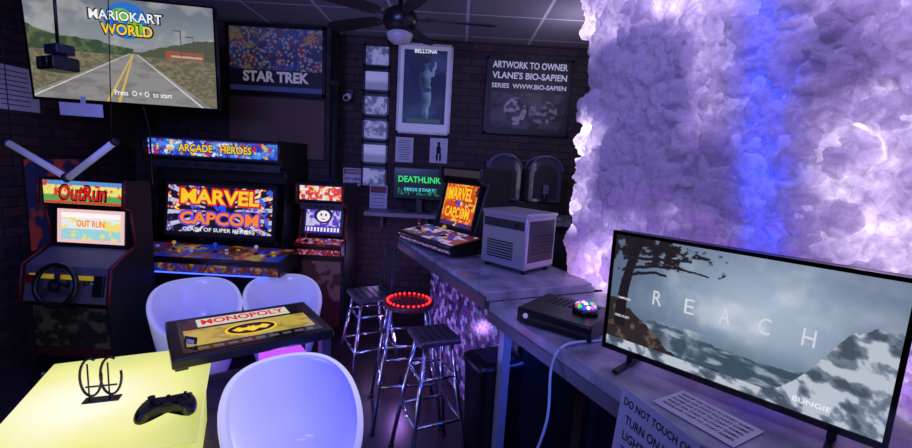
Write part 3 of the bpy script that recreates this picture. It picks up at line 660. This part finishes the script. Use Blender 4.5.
def rr(w,d,z,r=.03,n=5):
    o=[]
    for cx,cy,a0 in((1,1,0),(-1,1,90),(-1,-1,180),(1,-1,270)):
        for k in range(n): a=D2R(a0+90*k/(n-1)); o.append((cx*(w/2-r)+r*math.cos(a),cy*(d/2-r)+r*math.sin(a),z))
    return o
b.rings([rr(.19,.20,0),rr(.20,.22,.02),rr(.22,.25,.60),rr(.23,.27,.605),rr(.23,.27,.64),rr(.20,.23,.65)],black,True,True,True); b.box((0,0,.653),(.15,.16,.01),dgrey,bev=.004); b.cyl((-.10,0,.655),(.10,0,.655),.006,dgrey); b.done()

# ------------------------------------------------------------------ back wall shelf & pictures
b=MB('wall_shelf'); b.box((-.53,4.29,1.10),(.74,.32,.04),mat('shelf_stone',(120,120,128),.4),bev=.006); b.box((-.75,4.36,1.02),(.03,.16,.13),dgrey); b.box((-.3,4.36,1.02),(.03,.16,.13),dgrey); b.done()
g=grp('computer_monitor',(-.38,4.26,1.12)); b=MB('housing',g); b.box((0,0,.29),(.52,.035,.31),black,bev=.008); b.box((0,.03,.10),(.06,.03,.18),black); b.box((0,.02,.008),(.22,.16,.016),black,bev=.005); b.done()
Fm=frame((0,-.019,.29),90); paint('picture',g,Fm,.49,.28,120,lambda u,v: mix(np.ones(u.shape+(3,))*C(12,22,22),C(30,110,90),rect(u,v,.1,1.6,.1,.35)*(fbm(u*20,v*10,5)>.5)),scr)
txt('DEATHLINK',g,Fm,0,.04,.42,.06,grn_e,.02,.002); txt('PRESS START',g,Fm,0,-.06,.3,.03,cyn_e,.01,.002)
def framed(name,x0,x1,z0,z1,y,fn,fc=black,border=.025,m=None,nx=120):
    w=x1-x0;h=z1-z0; g=grp(name,((x0+x1)/2,y,(z0+z1)/2)); b=MB('frame',g)
    for sx in(-1,1): b.box((sx*(w/2-border/2),-.012,0),(border,.026,h),fc)
    for sz in(-1,1): b.box((0,-.012,sz*(h/2-border/2)),(w,.026,border),fc)
    b.box((0,-.004,0),(w-.01,.008,h-.01),blackm); b.done()
    F=frame((0,-.0095,0),90); paint('print',g,F,w-2*border,h-2*border,nx,fn,m or prt); return g,F
def startrek(u,v):
    img=np.ones(u.shape+(3,))*C(46,56,92); img=mix(img,C(92,100,140),sm(.5,.9,v)*.6)
    cell=worley(u*16,v*17,3); hsh=fbm(u*11,v*11,77,2); band=(v>.34)
    img=mix(img,C(168,150,142),band*(cell<.34)*(hsh>.42)); img=mix(img,C(150,60,62),band*(cell>.34)*sm(.55,.6,fbm(u*6,v*6,78))*.8); img=mix(img,C(60,90,160),band*(cell>.36)*sm(.55,.6,fbm(u*6,v*6,79))*.8); img=mix(img,C(180,160,80),band*(cell>.38)*sm(.6,.64,fbm(u*7,v*7,80))*.7)
    img=mix(img,C(22,24,40),(v<.34)&(v>.08)); img=mix(img,C(70,80,130),(v<.08)); return img
prt2=vmat('self_glow_print',.12,.5,True)  # faint glow in the print colours stands in for light on the posters
g,F=framed('framed_poster',-2.23,-1.30,2.17,2.80,4.19,startrek,black,.03,prt2,160)
txt('STAR TREK',g,F,0,-.15,.62,.10,mat('sign_silver',(210,200,200),.4,em=(190,185,190),es=.18),.04,.003)
def statue(u,v):
    A=u.max(); img=np.ones(u.shape+(3,))*C(205,208,222); inn=rect(u,v,.045,A-.045,.10,.955); img=mix(img,C(34,46,78),inn); cx=A/2+.02; bd=np.zeros(u.shape)
    img=mix(img,C(92,100,140),inn*sm(.5,.75,fbm(u*5,v*5,6))*.7); img=mix(img,C(60,90,110),inn*sm(.5,.7,fbm(u*3,v*4,16))*sm(.6,.2,v)*.8)
    for a in((cx-.01,.81,.036,.045),(cx,.745,.018,.03),(cx+.005,.675,.062,.055),(cx+.01,.60,.042,.06),(cx,.52,.058,.06),(cx-.022,.40,.034,.12),(cx+.030,.41,.034,.12),(cx-.03,.25,.022,.10),(cx+.018,.24,.022,.10),(cx-.075,.63,.016,.08),(cx-.06,.54,.016,.05),(cx+.08,.71,.016,.06),(cx+.10,.78,.014,.05)): bd=np.maximum(bd,ell(u,v,*a))
    sh=sm(cx-.06,cx+.06,u+.02*np.sin(v*30)); img=img*(1-bd[...,None])+(C(60,80,92)*(1-sh[...,None])+C(150,186,186)*sh[...,None])*bd[...,None]
    img=mix(img,C(40,44,50),ell(u,v,cx-.015,.835,.044,.035)); img=mix(img,C(80,70,110),ell(u,v,cx,.50,.055,.03)); img=mix(img,C(70,110,90),rect(u,v,.1,A-.1,.11,.16)); return img
g,F=framed('framed_poster',-.66,-.12,1.90,2.77,4.44,statue,white,.02,prt2,180)
txt('BELLONA',g,F,0,.365,.22,.035,wht_e,.01,.003)
def sapien(u,v):
    A=u.max(); img=np.ones(u.shape+(3,))*C(20,20,28); lo=rect(u,v,.05,A-.05,.05,.55); img=mix(img,C(60,60,76),lo*sm(.4,.7,fbm(u*6,v*8,7))); img=mix(img,C(140,135,150),lo*ell(u,v,A*.35,.3,.16,.2)*sm(.4,.6,fbm(u*20,v*20,8))); img=mix(img,C(120,118,135),lo*ell(u,v,A*.7,.3,.2,.16)*sm(.45,.6,fbm(u*16,v*22,9))); return img
g,F=framed('framed_poster',.22,1.07,1.95,2.69,4.44,sapien,black,.02,prt2)
sg=mat('sign_white',(200,200,210),.6,em=(200,200,215),es=.35)
for k,t in enumerate(['ARTWORK TO OWNER',"VLANE'S BIO-SAPIEN",'SERIES  WWW.BIO-SAPIEN']): txt(t,g,F,.0,.30-.10*k,.74,.065 if k<2 else .045,sg,.02,.003)
for k in range(6):
    z1=2.74-.238*k
    def ph(u,v,k=k): return mix(np.ones(u.shape+(3,))*C(120,125,145),C(215,220,230),sm(.35,.6,fbm(u*4,v*4,k*7))) if k%3!=1 else mix(np.ones(u.shape+(3,))*C(170,175,190),C(235,235,245),sm(.3,.6,v))
    framed('picture_frame',-1.0,-.735,z1-.215,z1,4.44,ph,black,.02,prt2,50)
def sheet(name,x0,x1,z0,z1,y,lines=0,fig=False,red=False,loc=None,rz=0.):
    g=grp(name,loc or ((x0+x1)/2,y,(z0+z1)/2),rz); b=MB('sheet',g); b.box((0,0,0),(x1-x0,.004,z1-z0),paper); b.done(); F=frame((0,-.003,0),90); w=x1-x0;h=z1-z0
    b=MB('print',g,F)
    for k in range(lines): b.box((0,h*.38-h*.76*k/max(1,lines-1),0),(w*.75*(1-.3*random.random()),h*.02,.0006),ink)
    if fig:
        disc(b,0,h*.28,w*.09,h*.07,.001,ink);disc(b,0,h*.05,w*.13,h*.17,.001,ink);disc(b,-w*.08,-h*.25,w*.06,h*.2,.001,ink);disc(b,w*.1,-h*.25,w*.06,h*.2,.001,ink)
    if red: b.box((0,h*.3,0),(w*.9,h*.28,.0008),redp)
    b.done()
    return g,F
sheet('paper_notice',-.66,-.48,1.61,1.86,4.447,9); sheet('paper_notice',-.31,-.13,1.62,1.87,4.447,0,True)
g,F=sheet('danger_sign',-1.19,-.97,1.34,1.52,4.447,0,red=True); txt('DANGER',g,F,0,.055,.17,.035,paper,.02,.002); txt('HOT SURFACE',g,F,0,-.02,.18,.03,ink,.02,.002); txt('DO NOT TOUCH',g,F,0,-.06,.15,.02,ink,.01,.002)
sheet('paper_notice',-.9,-.72,1.125,1.365,4.40,6,red=True)
sheet('paper_notice',0,.34,0,.30,0,8,loc=(-3.147,3.10,1.98),rz=D2R(90))
b=MB('felt_panel'); b.box((-1.755,4.184,1.865),(.90,.03,.55),mat('brown_felt',(104,80,72),.9,bump=.3,nscale=60)); b.done()
g,F=sheet('paper_notice',-1.36,-1.27,1.05,1.22,4.19,5)
b=MB('security_camera'); b.box((-1.12,4.42,2.26),(.06,.05,.06),black); b.cyl((-1.12,4.40,2.26),(-1.12,4.32,2.22),.012,dgrey); b.cyl((-1.12,4.36,2.23),(-1.12,4.24,2.19),.03,white); b.cyl((-1.12,4.24,2.19),(-1.12,4.235,2.188),.024,black); b.done()
g=grp('projector',(-2.50,2.74,2.10),D2R(-25)); b=MB('body',g); b.box((0,0,0),(.20,.14,.08),black,bev=.012); b.cyl((.05,-.07,0),(.05,-.09,0),.028,screenglass); b.cyl((-.06,.03,.04),(-.06,.03,CZ-2.1),.009,black); b.box((-.06,.03,CZ-2.11),(.09,.09,.01),dgrey); b.box((-.02,.02,.09),(.15,.10,.06),dgrey,bev=.01); b.box((-.02,.02,.055),(.06,.05,.04),black)
for k in range(5): b.box((-.06+.012*k,-.071,0),(.005,.003,.05),dgrey)
b.done()
g=grp('tube_light_fixture',(-2.63,2.93,0)); b=MB('tubes',g); tl=mat('tube_white',(190,190,205),.4,em=(150,150,190),es=.22)
for x0,z0,x1,z1 in((-.42,1.60,-.06,1.40),(-.03,1.39,.29,1.64)):
    b.cyl((x0,0,z0),(x1,0,z1),.022,tl); d=(Vector((x1,0,z1))-Vector((x0,0,z0))).normalized()*.03
    b.cyl((x0,0,z0),tuple(Vector((x0,0,z0))-d),.024,dgrey); b.cyl((x1,0,z1),tuple(Vector((x1,0,z1))+d),.024,dgrey)
b.box((-.045,.02,1.395),(.06,.02,.05),dgrey); b.cyl((-.40,.0,1.6),(-.40,.0,CZ),.003,black,seg=6); b.cyl((.28,.0,1.64),(.28,.05,CZ),.003,black,seg=6); b.done()
g=grp('wall_poster',(-3.145,3.35,1.15),D2R(90)); b=MB('sheet',g); b.box((0,0,0),(.5,.004,.7),ink); b.done()
paint('print',g,frame((0,-.004,0),90),.48,.68,60,lambda u,v: mix(np.ones(u.shape+(3,))*C(30,40,90),C(160,60,60),sm(.5,.6,fbm(u*5,v*5,9))),prt2)

# back service counter with a twin-bowl frozen drink machine
g=grp('service_counter',(.95,4.14,0)); b=MB('cabinet',g); b.box((0,0,.56),(1.6,.56,1.12),blackm); b.box((0,-.01,1.14),(1.66,.60,.04),marble,bev=.006)
for k in(-1,0,1): b.box((k*.52,-.285,.6),(.48,.012,.9),dgrey,bev=.004); b.box((k*.52+.18,-.30,.75),(.015,.02,.14),steel)
b.done()
g=grp('frozen_drink_machine',(.60,4.08,1.162)); b=MB('body',g)
b.box((0,.10,.08),(.74,.34,.15),black,bev=.012); b.box((0,.20,.34),(.70,.10,.40),black,bev=.01); b.box((0,-.16,.02),(.70,.18,.035),steel,bev=.006)
for k in range(12): b.box((-.3+.054*k,-.16,.039),(.03,.15,.003),black)
b.done()
bowl=mat('smoked_bowl',(52,52,68),.08,em=(60,60,90),es=.10,coat=.8); lid=mat('bowl_lid',(90,90,110),.3); slush=mat('slush',(14,12,20),.4)  # slight glow put into the bowl material so it looks lit
for sx in(-.185,.185):
    b=MB('bowl',g); 
    arc=[(.145*math.cos(t),.42+.14*math.sin(t)) for t in [math.pi*k/14 for k in range(15)]]
    outl=[(sx+.145,.165)]+[(sx+x,z) for x,z in arc]+[(sx-.145,.165)]
    fr=[(x,-.17,z) for x,z in outl]; bk=[(x,.14,z) for x,z in outl]
    b.rings([fr,bk],bowl,True,True,True)
    inn=[(sx+(x-sx)*.74,-.173,.19+(z-.165)*.78) for x,z in outl]; inb=[(x,-.171,z) for x,y,z in inn]; b.rings([inn,inb],slush,True,True,True)
    lp=[(sx+.15*math.cos(t),.43+.145*math.sin(t)) for t in [math.pi*(.02+.96*k/18) for k in range(19)]]
    b.tube([(x,-.175,z) for x,z in lp],.010,lid); b.tube([(x,.13,z) for x,z in lp],.010,lid)
    b.cyl((sx,-.195,.27),(sx,-.195,.15),.022,dgrey); b.box((sx,-.215,.28),(.05,.03,.08),lid,bev=.005)
    b.done()

# ------------------------------------------------------------------ ceiling fan
g=grp('ceiling_fan',(-.43,2.9,0)); b=MB('motor',g)
b.lathe([(.0,CZ),(.07,CZ),(.065,CZ-.04),(.015,CZ-.06),(.015,2.60),(.06,2.59),(.105,2.56),(.11,2.50),(.09,2.465),(.05,2.45),(.0,2.45)],black); b.done()
b=MB('light_bowl',g); b.lathe([(.055,2.45),(.085,2.435),(.075,2.40),(.045,2.378),(.001,2.37)],mat('frosted_glass',(160,160,170),.4,em=(120,120,140),es=.12)); b.done()
b=MB('blades',g)
for a in(6,78,150,222,294):
    R_=Matrix.Rotation(D2R(a),4,'Z')@Matrix.Translation((0,0,2.535))@Matrix.Rotation(D2R(11),4,'X')
    pts=[(.16,-.03),(.2,-.05),(.45,-.065),(.58,-.06),(.62,-.03),(.62,.03),(.58,.06),(.45,.065),(.2,.05),(.16,.03)]
    lo=[b.bm.verts.new(R_@Vector((x,y,-.004))) for x,y in pts]; hi=[b.bm.verts.new(R_@Vector((x,y,.004))) for x,y in pts]; i=b.mi(wood)
    fs=[b.bm.faces.new(lo[::-1]),b.bm.faces.new(hi)]+[b.bm.faces.new((lo[k],lo[(k+1)%10],hi[(k+1)%10],hi[k])) for k in range(10)]
    for f in fs: f.material_index=i
    b.box(tuple(R_@Vector((.13,0,-.005))),(.14,.03,.008),dgrey,Matrix.Rotation(D2R(a),4,'Z'))
b.done()

# ------------------------------------------------------------------ lights
def area(name,loc,target,sx,sy,power,rgb,spread=180):
    l=bpy.data.lights.new(name,'AREA'); l.shape='RECTANGLE'; l.size=sx; l.size_y=sy; l.energy=power; l.color=L3(*rgb)[:3]; l.spread=D2R(spread)
    o=bpy.data.objects.new(name,l); COL.objects.link(o); o.location=loc; d=Vector(target)-Vector(loc); o.rotation_euler=d.to_track_quat('-Z','Y').to_euler(); return o
def strip(name,s0,s1,n,z,tn,tz,power,rgb):
    a=E(s0,n,z);b_=E(s1,n,z);c=(a+b_)/2; t=E((s0+s1)/2,tn,tz); o=area(name,c,t,.06,.06,power,rgb)
    d=(Vector(t)-c).normalized(); x=SD; zax=-d; yax=zax.cross(x).normalized(); x2=yax.cross(zax)
    o.rotation_euler=Matrix((x2,yax,zax)).transposed().to_euler(); o.data.size=(b_-a).length; return o
strip('cloud_fill_top',1.9,3.6,.0,2.76,.72,1.8,8,(200,170,255))  # unseen wash light added above to bring out the cloud
strip('cloud_fill_counter',1.3,3.3,.5,1.03,.75,1.9,3,(190,110,255))  # second wash added along the counter to tint the cloud purple
area('blue_ambient_fill',(-1.8,2.0,2.75),(-1.8,2.3,0),1.4,1.6,14,(84,94,255),120)  # unseen blue ambient light added just under the ceiling
area('room_fill_lamp',(-.6,.0,2.7),(-1.4,4.0,1.2),1.0,.4,14,(150,152,250),110)
area('ceiling_fill',(-1.2,-.9,1.9),(-.5,3.2,2.82),1.0,.4,24,(130,140,255),110)  # fill added behind the camera to brighten the ceiling
area('under_counter_light',tuple(E(1.9,.3,.86)),tuple(E(1.7,-.3,0)),.8,.05,5,(60,90,255))
def pl(name,loc,e,c,r=.05):
    p=bpy.data.lights.new(name,'POINT');p.energy=e;p.color=c;p.shadow_soft_size=r;o=bpy.data.objects.new(name,p);COL.objects.link(o);o.location=loc
pl('floor_blue_fill',(-.75,2.35,.22),8,(.10,.14,1)); pl('alcove_fill',(.9,3.5,2.5),7,(.75,.6,1),.08)  # fills added: blue tint near the floor, more light in the back alcove
pl('violet_floor_fill',(-1.0,2.45,.38),1.5,(.6,.2,1)); pl('bar_front_fill',(-.35,3.0,.35),3.5,(.5,.25,1)); pl('shelf_fill',(-.75,3.95,.75),2,(.6,.35,1))  # fills added for violet under the table, on the bar front and shelf bricks
W_=bpy.data.worlds.new('world');scene.world=W_;W_.use_nodes=True;W_.node_tree.nodes['Background'].inputs[0].default_value=(.02,.02,.04,1);W_.node_tree.nodes['Background'].inputs[1].default_value=.3

# ------------------------------------------------------------------ camera
Fpx=430.;p_=D2R(8.3);a_=D2R(3.27)
f=Vector((0,math.cos(p_),-math.sin(p_)));r=Vector((1,0,0));u=Vector((0,math.sin(p_),math.cos(p_)))
Rv=math.cos(a_)*r+math.sin(a_)*u;Uv=math.cos(a_)*u-math.sin(a_)*r
cam=bpy.data.cameras.new('camera');co=bpy.data.objects.new('camera',cam);COL.objects.link(co)
cam.sensor_fit='HORIZONTAL';cam.sensor_width=36;cam.lens=36*Fpx/912;cam.clip_start=.03
M=Matrix((Rv,Uv,-f)).transposed().to_4x4();M.translation=Vector((0,0,1.65));co.matrix_world=M
scene.camera=co
